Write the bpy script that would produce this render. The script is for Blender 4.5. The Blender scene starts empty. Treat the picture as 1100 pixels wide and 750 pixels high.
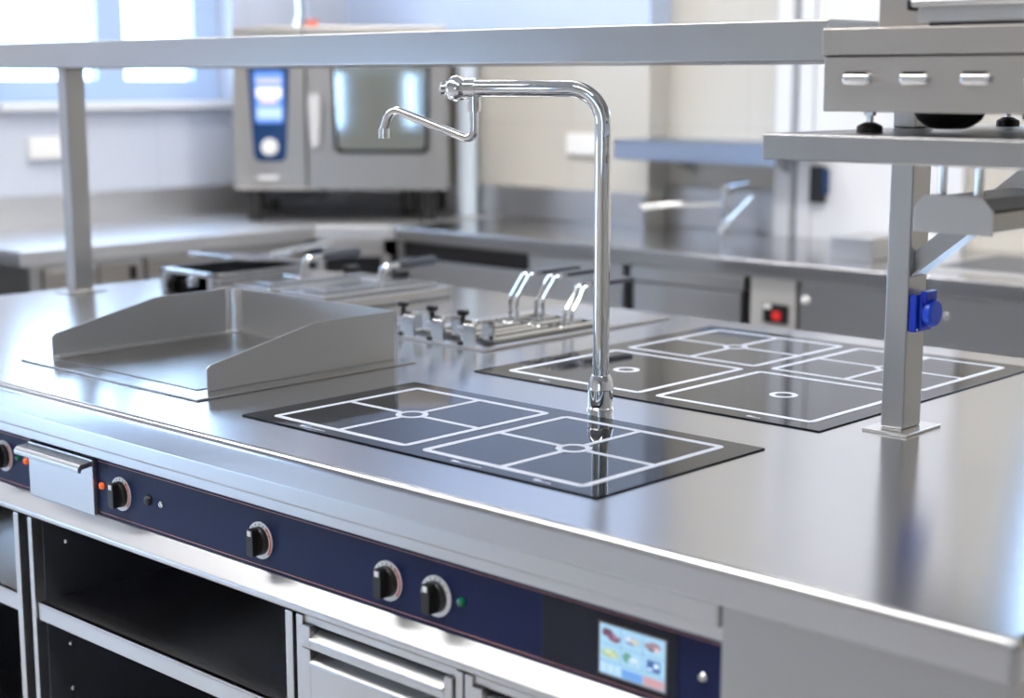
import bpy, bmesh, math, random
from mathutils import Vector, Matrix
random.seed(7)
SC = bpy.context.scene
COL = SC.collection
PI = math.pi

# ------------------------------------------------------------------ materials
def mat(name, color, rough=.5, metal=0., spec=.5, emit=None, estr=0., bump=None, coat=0., trans=0., ior=1.5, aniso=0., rnoise=None, alpha=1.):
    m = bpy.data.materials.new(name); m.use_nodes = True
    nt = m.node_tree; b = nt.nodes['Principled BSDF']
    b.inputs['Base Color'].default_value = (*color, 1)
    b.inputs['Roughness'].default_value = rough
    b.inputs['Metallic'].default_value = metal
    b.inputs['Specular IOR Level'].default_value = spec
    b.inputs['IOR'].default_value = ior
    b.inputs['Coat Weight'].default_value = coat
    b.inputs['Transmission Weight'].default_value = trans
    b.inputs['Anisotropic'].default_value = aniso
    if emit:
        b.inputs['Emission Color'].default_value = (*emit, 1)
        b.inputs['Emission Strength'].default_value = estr
    if aniso:
        tv = nt.nodes.new('ShaderNodeCombineXYZ'); tv.inputs[1].default_value = 1.
        nt.links.new(tv.outputs[0], b.inputs['Tangent'])
    if rnoise or bump:
        tc = nt.nodes.new('ShaderNodeTexCoord'); mp = nt.nodes.new('ShaderNodeMapping')
        nt.links.new(tc.outputs['Object'], mp.inputs['Vector'])
        sc = (rnoise or bump)[1]
        mp.inputs['Scale'].default_value = sc
        n = nt.nodes.new('ShaderNodeTexNoise'); n.inputs['Scale'].default_value = 1.; n.inputs['Detail'].default_value = 3.
        nt.links.new(mp.outputs['Vector'], n.inputs['Vector'])
        if rnoise:
            mr = nt.nodes.new('ShaderNodeMapRange')
            mr.inputs['From Min'].default_value = .3; mr.inputs['From Max'].default_value = .7
            mr.inputs['To Min'].default_value = rough - rnoise[0]; mr.inputs['To Max'].default_value = rough + rnoise[0]
            nt.links.new(n.outputs['Fac'], mr.inputs['Value']); nt.links.new(mr.outputs['Result'], b.inputs['Roughness'])
        if bump:
            bp = nt.nodes.new('ShaderNodeBump'); bp.inputs['Strength'].default_value = bump[0]; bp.inputs['Distance'].default_value = .001
            nt.links.new(n.outputs['Fac'], bp.inputs['Height']); nt.links.new(bp.outputs['Normal'], b.inputs['Normal'])
    return m

def tile_mat(name, c1, c2, mortar, size, rough=.35):
    m = bpy.data.materials.new(name); m.use_nodes = True
    nt = m.node_tree; b = nt.nodes['Principled BSDF']; b.inputs['Roughness'].default_value = rough
    tc = nt.nodes.new('ShaderNodeTexCoord'); mp = nt.nodes.new('ShaderNodeMapping')
    nt.links.new(tc.outputs['Object'], mp.inputs['Vector'])
    mp.inputs['Rotation'].default_value = (PI/2, 0, 0) if size[2] == 'y' else (PI/2, 0, PI/2)
    if size[2] == 'x':
        # wall in the y-z plane: swizzle
        sx = nt.nodes.new('ShaderNodeSeparateXYZ'); cx = nt.nodes.new('ShaderNodeCombineXYZ')
        nt.links.new(tc.outputs['Object'], sx.inputs[0]); nt.links.new(sx.outputs['Y'], cx.inputs['X']); nt.links.new(sx.outputs['Z'], cx.inputs['Y'])
    else:
        sx = nt.nodes.new('ShaderNodeSeparateXYZ'); cx = nt.nodes.new('ShaderNodeCombineXYZ')
        nt.links.new(tc.outputs['Object'], sx.inputs[0]); nt.links.new(sx.outputs['X'], cx.inputs['X']); nt.links.new(sx.outputs['Z'], cx.inputs['Y'])
    br = nt.nodes.new('ShaderNodeTexBrick'); br.offset = 0.
    br.inputs['Color1'].default_value = (*c1, 1); br.inputs['Color2'].default_value = (*c2, 1); br.inputs['Mortar'].default_value = (*mortar, 1)
    br.inputs['Scale'].default_value = 1.; br.inputs['Brick Width'].default_value = size[0]; br.inputs['Row Height'].default_value = size[1]
    br.inputs['Mortar Size'].default_value = .0025
    nt.links.new(cx.outputs[0], br.inputs['Vector']); nt.links.new(br.outputs['Color'], b.inputs['Base Color'])
    return m

STEELC = (.69, .685, .68)
M = {}
M['top'] = mat('brushed_worktop_steel', (.595, .595, .605), .19, 1., aniso=.55, rnoise=(.02, (3, 260, 40)))
M['steel'] = mat('brushed_steel', (.61, .61, .615), .3, 1., rnoise=(.025, (3, 90, 260)))
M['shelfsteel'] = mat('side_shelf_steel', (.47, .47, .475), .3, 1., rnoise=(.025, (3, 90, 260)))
M['steelv'] = mat('brushed_steel_upright', (.56, .56, .565), .3, 1., rnoise=(.025, (260, 260, 3)))
M['warm_steel'] = mat('oven_steel', (.55, .515, .48), .34, 1., rnoise=(.04, (4, 60, 240)))
M['counter'] = mat('counter_steel', (.66, .66, .67), .46, 1., rnoise=(.02, (3, 200, 40)))
M['palepanel'] = mat('pale_coated_panel', (.50, .49, .475), .4, .3)
M['dull'] = mat('dull_steel', (.55, .55, .55), .42, 1.)
M['plate'] = mat('griddle_steel', (.33, .315, .30), .3, 1., rnoise=(.015, (4, 90, 90)))
M['chrome'] = mat('chrome', (.86, .87, .88), .05, 1.)
M['satin'] = mat('satin_chrome', (.8, .8, .8), .16, 1.)
M['ceran'] = mat('black_glass_ceramic', (.009, .011, .017), .035, 0., .22, ior=1.45)
M['pipe'] = mat('window_lit_casing_blue', (.78, .88, .99), .3)  # pale blue stands in for window light reflected off the casing
M['print'] = mat('pale_print', (.70, .75, .86), .35)
M['navy'] = mat('navy_panel_film', (.011, .019, .078), .3, 0., .17)
M['navy2'] = mat('dark_panel_window', (.012, .015, .030), .25, 0., .25)
M['orange_line'] = mat('orange_print', (.85, .38, .26), .4)
M['black'] = mat('black_plastic', (.012, .012, .013), .3)
M['rubber'] = mat('black_rubber', (.015, .015, .016), .5)
M['silver'] = mat('silver_dial', (.88, .88, .9), .35, .1)
M['white'] = mat('white_plastic', (.85, .85, .84), .35)
M['red'] = mat('red_plastic', (.75, .03, .03), .3)
M['orange'] = mat('orange_lens', (.9, .13, .02), .2, emit=(1., .16, .02), estr=.35)
M['green'] = mat('green_lens', (.0, .18, .09), .12, coat=.5)
M['blue'] = mat('blue_plastic', (.008, .05, .62), .28)
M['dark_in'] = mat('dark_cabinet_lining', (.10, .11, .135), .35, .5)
M['grip'] = mat('grey_grip', (.05, .055, .07), .35)
M['ovenblue'] = mat('oven_blue_panel', (.008, .045, .15), .18)
M['frame_pvc'] = mat('window_frame_paint', (.45, .58, .80), .35)
M['wallwhite'] = mat('white_wall_paint', (.82, .82, .83), .6)
M['beigewall'] = mat('beige_wall_paint', (.56, .53, .48), .6)
M['rightwall'] = mat('grey_beige_wall_paint', (.36, .34, .31), .6)
M['ceil'] = mat('ceiling_paint', (.52, .52, .52), .7)
M['floor'] = mat('grey_floor_tile', (.56, .56, .57), .4, rnoise=(.08, (3, 3, 3)))
M['beige'] = tile_mat('beige_wall_tile', (.565, .54, .49), (.56, .535, .485), (.49, .47, .43), (.42, .62, 'y'))
M['bluish'] = tile_mat('pale_wall_tile', (.565, .605, .70), (.56, .60, .70), (.48, .52, .61), (.42, .62, 'x'))
M['paleback'] = mat('blue_lit_wall_paint', (.52, .61, .80), .6)  # white upper wall, blue window light put into its colour
M['door'] = mat('white_door_paint', (.74, .75, .79), .4)
M['seal'] = mat('door_seal_grey', (.33, .35, .39), .5)
M['shelfblue'] = mat('blue_film_steel', (.42, .49, .62), .3, 1.)
gl = mat('window_glass', (1, 1, 1), .0, 0., trans=1., ior=1.02)
M['glass'] = gl
M['ovenglass'] = mat('oven_door_glass', (.42, .45, .43), .05, .8)
M['screen'] = mat('screen_light', (.1, .15, .2), .2, emit=(.42, .72, .95), estr=.75)

# ------------------------------------------------------------------ mesh builder
def fillet(pts, r, n=8):
    pts = [Vector(p) for p in pts]
    out = [pts[0]]
    for i in range(1, len(pts)-1):
        a, b, c = pts[i-1], pts[i], pts[i+1]
        rr = r[i-1] if isinstance(r, (list, tuple)) else r
        u = (a-b).normalized(); v = (c-b).normalized()
        ang = u.angle(v)
        if rr <= 0 or abs(ang-PI) < 1e-3: out.append(b); continue
        t = min(rr/math.tan(ang/2), (a-b).length*.49, (c-b).length*.49)
        rr2 = t*math.tan(ang/2)
        bis = (u+v).normalized(); cen = b + bis*(rr2/math.sin(ang/2))
        s = b+u*t-cen; e = b+v*t-cen
        tot = s.angle(e); ax = s.cross(e).normalized()
        for k in range(n+1):
            out.append(cen + Matrix.Rotation(tot*k/n, 3, ax) @ s)
    out.append(pts[-1])
    return out

class MB:
    def __init__(s): s.bm = bmesh.new()
    def _add(s, b):
        me = bpy.data.meshes.new('t'); b.to_mesh(me); b.free(); s.bm.from_mesh(me); bpy.data.meshes.remove(me)
    def box(s, x0, x1, y0, y1, z0, z1, bev=0., seg=2, M4=None):
        b = bmesh.new()
        bmesh.ops.create_cube(b, size=1.)
        for v in b.verts:
            v.co = Vector(((x0+x1)/2+v.co.x*(x1-x0), (y0+y1)/2+v.co.y*(y1-y0), (z0+z1)/2+v.co.z*(z1-z0)))
        if bev > 0: bmesh.ops.bevel(b, geom=b.edges[:], offset=bev, segments=seg, profile=.5, affect='EDGES')
        if M4 is not None: b.transform(M4)
        s._add(b); return s
    def prism(s, poly, axis, a0, a1, bev=0., seg=2, M4=None):
        # poly: 2D points; axis 'x': (y,z), 'y': (x,z), 'z': (x,y)
        b = bmesh.new()
        def P(p, a):
            return {'x': (a, p[0], p[1]), 'y': (p[0], a, p[1]), 'z': (p[0], p[1], a)}[axis]
        A = [b.verts.new(P(p, a0)) for p in poly]; B = [b.verts.new(P(p, a1)) for p in poly]
        b.faces.new(A); b.faces.new(B[::-1])
        n = len(poly)
        for i in range(n): b.faces.new((A[i], B[i], B[(i+1) % n], A[(i+1) % n]))
        bmesh.ops.recalc_face_normals(b, faces=b.faces[:])
        if bev > 0: bmesh.ops.bevel(b, geom=b.edges[:], offset=bev, segments=seg, profile=.5, affect='EDGES')
        if M4 is not None: b.transform(M4)
        s._add(b); return s
    def tube(s, pts, r, n=16, caps=True):
        pts = [Vector(p) for p in pts]
        rs = r if isinstance(r, (list, tuple)) else [r]*len(pts)
        b = bmesh.new(); rings = []
        t0 = (pts[1]-pts[0]).normalized()
        up = Vector((0, 0, 1)) if abs(t0.z) < .9 else Vector((1, 0, 0))
        nrm = t0.cross(up).normalized()
        prev = t0
        for i, p in enumerate(pts):
            t = ((pts[min(i+1, len(pts)-1)]-pts[max(i-1, 0)])).normalized()
            q = prev.rotation_difference(t); nrm = (q @ nrm).normalized(); prev = t
            bi = t.cross(nrm).normalized()
            rings.append([b.verts.new(p+(nrm*math.cos(2*PI*k/n)+bi*math.sin(2*PI*k/n))*rs[i]) for k in range(n)])
        for i in range(len(rings)-1):
            for k in range(n):
                b.faces.new((rings[i][k], rings[i][(k+1) % n], rings[i+1][(k+1) % n], rings[i+1][k]))
        if caps: b.faces.new(rings[0][::-1]); b.faces.new(rings[-1])
        bmesh.ops.recalc_face_normals(b, faces=b.faces[:])
        s._add(b); return s
    def cyl(s, p0, p1, r0, r1=None, n=24):
        return s.tube([p0, p1], [r0, r0 if r1 is None else r1], n)
    def lathe(s, prof, o, axis=(0, 0, 1), n=32):
        # prof: (r, h) along axis from o
        ax = Vector(axis).normalized(); q = Vector((0, 0, 1)).rotation_difference(ax); o = Vector(o)
        b = bmesh.new(); rings = []
        for r, h in prof:
            rings.append([b.verts.new(o+q @ Vector((max(r, 1e-5)*math.cos(2*PI*k/n), max(r, 1e-5)*math.sin(2*PI*k/n), h))) for k in range(n)])
        for i in range(len(rings)-1):
            for k in range(n): b.faces.new((rings[i][k], rings[i][(k+1) % n], rings[i+1][(k+1) % n], rings[i+1][k]))
        b.faces.new(rings[0][::-1]); b.faces.new(rings[-1])
        bmesh.ops.recalc_face_normals(b, faces=b.faces[:])
        s._add(b); return s
    def ring(s, o, axis, r0, r1, h, n=40, a0=0., a1=2*PI):
        ax = Vector(axis).normalized(); q = Vector((0, 0, 1)).rotation_difference(ax); o = Vector(o)
        b = bmesh.new(); full = abs(a1-a0-2*PI) < 1e-6
        cnt = n if full else n+1
        L = []
        for k in range(cnt):
            a = a0+(a1-a0)*k/n; c, d = math.cos(a), math.sin(a)
            L.append([b.verts.new(o+q @ Vector((r*c, r*d, hh))) for r, hh in ((r0, 0), (r1, 0), (r1, h), (r0, h))])
        for k in range(n):
            A, B = L[k], L[(k+1) % cnt]
            for j in range(4): b.faces.new((A[j], B[j], B[(j+1) % 4], A[(j+1) % 4]))
        if not full: b.faces.new(L[0]); b.faces.new(L[-1][::-1])
        bmesh.ops.recalc_face_normals(b, faces=b.faces[:])
        s._add(b); return s
    def rframe(s, x0, x1, y0, y1, w, rad, z, h, n=5):
        # rounded rectangular frame of line width w lying at height z
        def loop(a0, a1, b0, b1, r):
            out = []
            for cx, cy, st in ((a1-r, b1-r, 0), (a0+r, b1-r, 1), (a0+r, b0+r, 2), (a1-r, b0+r, 3)):
                for k in range(n+1):
                    a = (st+k/n)*PI/2; out.append((cx+r*math.cos(a), cy+r*math.sin(a)))
            return out
        O = loop(x0, x1, y0, y1, rad); I = loop(x0+w, x1-w, y0+w, y1-w, max(rad-w, .0015))
        b = bmesh.new(); m = len(O)
        R = [[b.verts.new((p[0], p[1], zz)) for p in L] for L, zz in ((O, z), (O, z+h), (I, z+h), (I, z))]
        for j in range(4):
            for k in range(m): b.faces.new((R[j][k], R[j][(k+1) % m], R[(j+1) % 4][(k+1) % m], R[(j+1) % 4][k]))
        bmesh.ops.recalc_face_normals(b, faces=b.faces[:])
        s._add(b); return s
    def build(s, name, material, parent=None, ang=35):
        me = bpy.data.meshes.new(name)
        o = bpy.data.objects.new(name, me); COL.objects.link(o)
        vs = s.bm.verts
        if parent is not None:
            org = ORG[parent.name]; o.parent = parent; ORG[o.name] = org
        else:
            xs = [v.co.x for v in vs]; ys = [v.co.y for v in vs]; zs = [v.co.z for v in vs]
            org = Vector(((min(xs)+max(xs))/2, (min(ys)+max(ys))/2, min(zs)))
            o.location = org; ORG[o.name] = org
        for v in vs: v.co -= org
        s.bm.to_mesh(me); s.bm.free()
        me.materials.append(material)
        for p in me.polygons: p.use_smooth = True
        me.set_sharp_from_angle(angle=math.radians(ang))
        wn = o.modifiers.new('weighted_normal', 'WEIGHTED_NORMAL'); wn.mode = 'FACE_AREA'; wn.weight = 100; wn.keep_sharp = True
        return o
ORG = {}

def thing(name, label, cat, loc, group=None):
    o = bpy.data.objects.new(name, None); COL.objects.link(o); o.location = loc; o.empty_display_size = .1
    o['label'] = label; o['category'] = cat
    if group: o['group'] = group
    ORG[o.name] = Vector(loc); return o
def tag(o, label, cat, group=None):
    o['label'] = label; o['category'] = cat
    if group: o['group'] = group
    return o
def struct(o): o['kind'] = 'structure'; return o
def lab(o, l): o['label'] = l; return o
def kids(o): return [c for c in bpy.data.objects if c.parent == o]
def copy_tree(o, d, label=None, parent=None):
    c = o.copy(); COL.objects.link(c)
    if parent is None: c.location = Vector(o.location)+Vector(d)
    else: c.parent = parent
    if label: c['label'] = label
    for ch in kids(o): copy_tree(ch, d, None, c)
    return c

# ------------------------------------------------------------------ room shell
XL, YB, XR, YF, ZC = -4.9, 4.36, 2.2, -2.2, 2.9
struct(MB().box(XL-.3, XR+.1, YF-.1, YB+.3, -.1, 0).build('floor', M['floor']))
struct(MB().box(XL-.3, XR+.1, YF-.1, YB+.3, ZC, ZC+.1).build('ceiling', M['ceil']))
WY0, WY1, WZ0, WZ1 = 2.70, 3.68, 1.322, 2.45      # visible window opening
VY0, VY1, VZ0, VZ1 = -1.45, -.20, .12, 1.20                              # unseen low window, added for blue light on the island
b = MB()
for y0, y1, z0, z1 in ((YF, VY0, 0, ZC), (VY0, VY1, 0, VZ0), (VY0, VY1, VZ1, ZC), (VY1, WY0, 0, ZC), (WY0, WY1, 0, WZ0), (WY0, WY1, WZ1, ZC), (WY1, YB+.3, 0, ZC)):
    b.box(XL-.3, XL, y0, y1, z0, z1)
struct(b.build('wall_left', M['bluish']))
BX0, BX1, BZ0, BZ1 = -2.08, -1.45, 1.56, 2.30
b = MB().box(XL, BX0, YB, YB+.3, 0, ZC).box(BX1, XR, YB, YB+.3, 0, ZC).box(BX0, BX1, YB, YB+.3, 0, BZ0).box(BX0, BX1, YB, YB+.3, BZ1, ZC)
struct(b.build('wall_back', M['beige']))
struct(MB().box(XL, -3.36, 4.25, YB, 0, 1.53).build('trim_1', M['beige']))
struct(MB().box(XL, -3.36, 4.25, YB, 1.53, ZC).build('trim_2', M['paleback']))
struct(MB().box(XR, XR+.1, YF-.1, YB+.3, 0, ZC).build('wall_right', M['rightwall']))
FWIN = ((-.02, .28), (.84, 1.06))
b = MB(); ex = [XL, FWIN[0][0], FWIN[0][1], FWIN[1][0], FWIN[1][1], XR]
for i in (0, 2, 4): b.box(ex[i], ex[i+1], YF-.1, YF, 0, ZC)
for x0, x1 in FWIN: b.box(x0, x1, YF-.1, YF, 0, .95).box(x0, x1, YF-.1, YF, 2.3, ZC)
struct(b.build('wall_front', M['beigewall']))
for i, (x0, x1) in enumerate(FWIN):
    o = struct(MB().box(x0, x0+.05, YF-.08, YF-.03, .95, 2.3).box(x1-.05, x1, YF-.08, YF-.03, .95, 2.3).box(x0+.05, x1-.05, YF-.075, YF-.035, .95, 1.01).box(x0+.05, x1-.05, YF-.075, YF-.035, 2.24, 2.3).build('window_%d' % (3+i), M['frame_pvc']))
    MB().box(x0+.04, x1-.04, YF-.058, YF-.052, 1.0, 2.25).build('pane', M['glass'], o)

def window(n, y0, y1, z0, z1, mull, sill=True):
    w = MB(); xa, xb = XL-.15, XL-.09
    w.box(xa, xb, y0, y0+.055, z0, z1, .006).box(xa, xb, y1-.11, y1, z0, z1, .006).box(xa+.003, xb-.003, y0+.05, y1-.105, z0, z0+.075, .006).box(xa+.003, xb-.003, y0+.05, y1-.105, z1-.06, z1, .006)
    for m in mull: w.box(xa, xb, m-.058, m+.058, z0+.07, z1-.055, .006)
    o = struct(w.build('window_%d' % n, M['frame_pvc']))
    MB().box(xa+.025, xa+.031, y0+.02, y1-.02, z0+.02, z1-.02).build('pane', M['glass'], o)
    if sill: MB().box(XL-.16, XL+.045, y0-.0, y1+.02, z0-.03, z0-.001, .006).build('window_sill', M['door'], o)
    return o
window(1, WY0, WY1, WZ0, WZ1, [3.212])
window(2, VY0, VY1, VZ0, VZ1, [-.82], False)  # out of view, kept low to send daylight at the island front

o = struct(MB().box(BX0, BX0+.05, YB+.06, YB+.12, BZ0, BZ1).box(BX1-.05, BX1, YB+.06, YB+.12, BZ0, BZ1).box(BX0+.05, BX1-.05, YB+.064, YB+.116, BZ0, BZ0+.05).box(BX0+.05, BX1-.05, YB+.064, YB+.116, BZ1-.05, BZ1).build('window_5', M['frame_pvc']))
MB().box(BX0+.04, BX1-.04, YB+.087, YB+.093, BZ0+.04, BZ1-.04).build('pane', M['glass'], o)
# vertical casing with window light painted in as pale blue, left of the tiled wall part, behind the oven
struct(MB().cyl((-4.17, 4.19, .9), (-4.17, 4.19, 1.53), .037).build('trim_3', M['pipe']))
# door frame and leaf in the back wall
d = MB().box(-2.892, -2.835, YB-.05, YB+.01, .0, 2.3, .004).box(-2.812, -2.76, YB-.04, YB+.01, .0, 2.3, .004).box(-2.892, -1.9, YB-.05, YB+.01, 2.25, 2.3, .004)
do = struct(d.build('door_1', M['door']))
MB().box(-2.835, -2.812, YB-.02, YB+.01, 0, 2.25).build('seal', M['seal'], do)
MB().box(-2.76, -2.24, YB-.03, YB+.01, .0, 2.25, .003).build('door_leaf', M['door'], do)

# ------------------------------------------------------------------ island: worktop
IX0, IX1, IY0, IY1 = -3.392, -.597, 1.30, 2.70
ZT = .9
wt = MB()
bw = bmesh.new(); bmesh.ops.create_cube(bw, size=1.)
for v_ in bw.verts: v_.co = Vector(((IX0+IX1)/2+v_.co.x*(IX1-IX0), (IY0+IY1)/2+v_.co.y*(IY1-IY0), .879+v_.co.z*.042))
up_ = [e for e in bw.edges if all(v_.co.z > .89 for v_ in e.verts) or abs(e.verts[0].co.z-e.verts[1].co.z) > .02]
bmesh.ops.bevel(bw, geom=up_, offset=.010, segments=5, profile=.5, affect='EDGES')
wt._add(bw)
tag(wt.build('worktop', M['top']), 'long brushed steel worktop of the cooking island with rounded front edge', 'worktop')

tag(MB().box(IX0+.01, -.9300, 1.318, 1.36, .810, .8578, .002).box(IX0+.012, -.931, 1.309, 1.33, .827, .8575, .005, 3).build('front_rail', M['steel']), 'long stepped steel rail between worktop edge and navy control panels', 'rail')
tag(MB().prism([(1.323, .7162), (1.2985, .6935), (1.2985, .686), (1.305, .682), (1.40, .682), (1.40, .7146), (1.33, .7146)], 'x', IX0+.01, -.929, .0015).build('front_ledge', M['steel']), 'long slanted bright steel ledge below the navy control panels', 'ledge')
ec = thing('end_cabinet', 'plain steel end panel of the island at the right front corner', 'cabinet', (-.765, 2.0, 0))
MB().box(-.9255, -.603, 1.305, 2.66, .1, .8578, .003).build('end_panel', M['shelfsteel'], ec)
MB().box(-.92, -.65, 1.36, 2.6, 0, .1).build('plinth', M['dull'], ec)
rc = thing('rear_cabinet', 'rear steel cabinet body of the cooking island', 'cabinet', (-2.1, 2.3, 0))
MB().box(IX0+.02, -.93, 2.0, 2.66, .1, .8578).build('core_panel', M['steel'], rc)
MB().box(IX0+.05, -.93, 2.02, 2.6, 0, .1).build('plinth', M['dull'], rc)

# ------------------------------------------------------------------ control panels
PY = 1.325
def panel_box(name, x0, x1, par, m): return MB().box(x0, x1, PY, 1.37, .7148, .8095, .0015).build(name, m, par)
def knob(par, x, z, red=True):
    k = MB(); y = PY
    poly = []
    R = .0200; w = .0074
    for i in range(13):
        a = math.acos(w/R)+(PI-2*math.acos(w/R))*i/12
        poly.append((x+R*math.cos(a), z+R*math.sin(a)))
    for i in range(13):
        a = PI+math.acos(w/R)+(PI-2*math.acos(w/R))*i/12
        poly.append((x+R*math.cos(a), z+R*math.sin(a)))
    k.prism(poly, 'y', y-.0205, y-.006, .0012)
    k.lathe([(.0205, 0), (.0205, .0075), (.0185, .0100)], (x, y, z), (0, -1, 0))
    o = k.build('knob', M['black'], par)
    MB().ring((x, y, z), (0, -1, 0), .0185, .0268, .0022, 48).build('dial_ring', M['silver'], o)
    if red:
        # q maps local x,y of the ring onto the panel plane
        MB().ring((x, y-.0022, z), (0, -1, 0), .0236, .0258, .0003, 20, -.75, .95).build('red_scale', M['red'], o)
    t = MB()
    for i in range(7):
        a = PI/2+(-1.15+.38*i)
        t.box(-.0006, .0006, -.0003, 0, .0218, .0245, M4=Matrix.Translation((x, y-.0022, z)) @ Matrix.Rotation(a-PI/2, 4, 'Y'))
    t.build('scale_marks', M['black'], o)
    MB().box(x-.004, x+.004, y-.0213, y-.019, z+.0095, z+.0172, .0008).build('pointer', lab_white, o)
    return o
lab_white = M['white']
def lamp(par, x, z, m, r=.0058, nm='indicator_lamp'):
    return MB().lathe([(r, 0), (r, .002), (r*.8, .0045), (r*.3, .006)], (x, PY, z), (0, -1, 0), 20).build(nm, m, par)
def trim_lines(par, x0, x1):
    MB().box(x0, x1, PY-.0005, PY+.001, .8036, .8042).box(x0, x1, PY-.0005, PY+.001, .7206, .7212).build('border_line', M['orange_line'], par)

cp0 = thing('control_panel', 'short navy control panel at the far left, beside the drip drawer', 'control panel', (-2.86, 1.345, .7148))
panel_box('panel_face', IX0+.02, -2.347, cp0, M['navy']); trim_lines(cp0, IX0+.02, -2.348)
knob(cp0, -2.438, .764); lamp(cp0, -2.391, .7675, M['green'], .0045); lab(lamp(cp0, -2.365, .7665, M['orange']), 'orange indicator lamp')
cp = thing('control_panel', 'long navy control panel with knobs and a lit touch screen', 'control panel', (-1.54, 1.345, .7148))
panel_box('panel_face', -2.148, -.9295, cp, M['navy']); trim_lines(cp, -2.147, -.930)
for x, z in ((-2.082, .7615), (-1.732, .758), (-1.466, .758), (-1.376, .758)): knob(cp, x, z, x != -1.376)
lab(lamp(cp, -2.135, .765, M['orange']), 'orange indicator lamp'); lab(lamp(cp, -1.331, .7605, M['green'], .0062), 'green indicator lamp')
lamp(cp, -2.008, .765, M['black'], .0085, 'push_button')
def screw(par, x, z):
    s_ = MB().lathe([(.0052, 0), (.0052, .0015), (.004, .003)], (x, PY, z), (0, -1, 0), 20).build('screw', M['satin'], par)
    MB().box(x-.0038, x+.0038, PY-.0033, PY-.0029, z-.0006, z+.0006, M4=Matrix.Translation((x, 0, z)) @ Matrix.Rotation(1.1, 4, 'Y') @ Matrix.Translation((-x, 0, -z))).build('slot', M['black'], s_)
screw(cp, -1.974, .7645); screw(cp, -.9615, .762)
MB().box(-1.196, -.996, PY-.0008, PY+.001, .7225, .8025, .0003).build('dark_window', M['navy2'], cp)
# touch screen: x -1.106..-1.0125, z .731...789
sx0, sx1, sz0, sz1 = -1.1065, -1.0125, .7305, .7895
ys = PY-.0009
MB().box(sx0-.003, sx1+.003, ys-.0004, ys, sz0-.003, sz1+.003).build('screen_bezel', mat('bronze_bezel', (.10, .06, .05), .3), cp)
ys -= .0004
scr = MB().box(sx0, sx1, ys-.0004, ys, sz0, sz1).build('touch_screen', M['screen'], cp)
ys -= .0004
def em(name, c, s=.7): return mat(name, c, .3, emit=c, estr=s)
W = sx1-sx0; H = sz1-sz0
def sp(u, v): return (sx0+u*W, sz0+v*H)
def blob(cx, cz, rx, rz, seed, dy=0.0002, n=18):
    rr = random.Random(seed); P = []
    for i in range(n):
        a = 2*PI*i/n; f = 1+rr.uniform(-.16, .16); P.append((cx+rx*math.cos(a)*f, cz+rz*math.sin(a)*f))
    return P
g = MB()
for u in (.333, .667): x_ = sx0+u*W; g.box(x_-.0003, x_+.0003, ys-.0002, ys, sz0+.26*H, sz1)
for v in (.26, .61): z_ = sz0+v*H; g.box(sx0, sx1, ys-.0002, ys, z_-.0003, z_+.0003)
g.build('grid_lines', em('screen_grid', (.12, .25, .42), .5), scr)
def icon(items):
    first = None
    for i, (u, v, rx, rz, c, sd) in enumerate(items):
        x_, z_ = sp(u, v)
        o = MB().prism(blob(x_, z_, rx*W, rz*H, sd), 'y', ys-.0002*(i+1), ys+.0001).build('food_icon' if first is None else 'icon_detail', em('icon_colour', c, .55), scr if first is None else first)
        if first is None: first = o
icon([(.12, .84, .085, .085, (.15, .06, .11), 1), (.22, .76, .095, .08, (.20, .08, .14), 2), (.25, .79, .04, .035, (.34, .2, .28), 21)])
icon([(.50, .81, .125, .09, (.34, .42, .58), 3), (.54, .80, .06, .045, (.62, .58, .42), 4), (.45, .83, .04, .04, (.62, .70, .82), 14), (.48, .755, .06, .02, (.16, .2, .36), 24)])
icon([(.82, .81, .115, .095, (.32, .20, .24), 5), (.87, .77, .045, .05, (.66, .56, .60), 6), (.80, .76, .05, .03, (.16, .1, .14), 25)])
icon([(.16, .43, .14, .09, (.36, .46, .26), 7), (.14, .46, .065, .045, (.56, .66, .42), 8), (.22, .41, .05, .04, (.58, .62, .36), 28)])
icon([(.43, .45, .07, .105, (.12, .32, .24), 9), (.55, .41, .11, .09, (.40, .56, .72), 10), (.54, .44, .05, .03, (.66, .76, .86), 30)])
x_, z_ = sp(.83, .44)
o = MB().box(x_-.1*W, x_+.1*W, ys-.0002, ys, z_-.12*H, z_+.11*H).build('oven_icon', em('icon_oven', (.05, .12, .32), .6), scr)
MB().box(x_+.01*W, x_+.075*W, ys-.0004, ys-.0002, z_-.02*H, z_+.06*H).box(x_-.085*W, x_-.01*W, ys-.0004, ys-.0002, z_-.09*H, z_-.05*H).build('icon_detail', em('icon_oven_light', (.6, .75, .9), .8), o)
MB().box(sx0+.35*W, sx0+.665*W, ys-.0002, ys, sz0+.02*H, sz0+.2*H).build('menu_button', em('button_blue', (.12, .28, .58), .7), scr)
lab(MB().box(sx0+.68*W, sx1-.01*W, ys-.0002, ys, sz0+.02*H, sz0+.2*H).build('menu_button', em('button_orange', (.46, .26, .28), .7), scr), 'orange menu button')
g = MB()
for u in (.02, .13, .24): g.box(sx0+u*W, sx0+(u+.09)*W, ys-.0002, ys, sz0+.05*H, sz0+.22*H)
g.build('tool_buttons', em('button_pale', (.35, .5, .75), .8), scr)

# drip drawer between the two control panels
dd = thing('drip_drawer', 'plain steel drip drawer front between the two navy control panels', 'drawer', (-2.248, 1.34, .7148))
MB().box(-2.3455, -2.1495, 1.317, 1.37, .7148, .806, .002).build('drawer_front', M['steel'], dd)
MB().prism([(1.318, .803), (1.296, .801), (1.291, .796), (1.291, .789), (1.296, .787), (1.299, .793), (1.318, .795)], 'x', -2.345, -2.150, .001).build('handle', M['steel'], dd)

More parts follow.
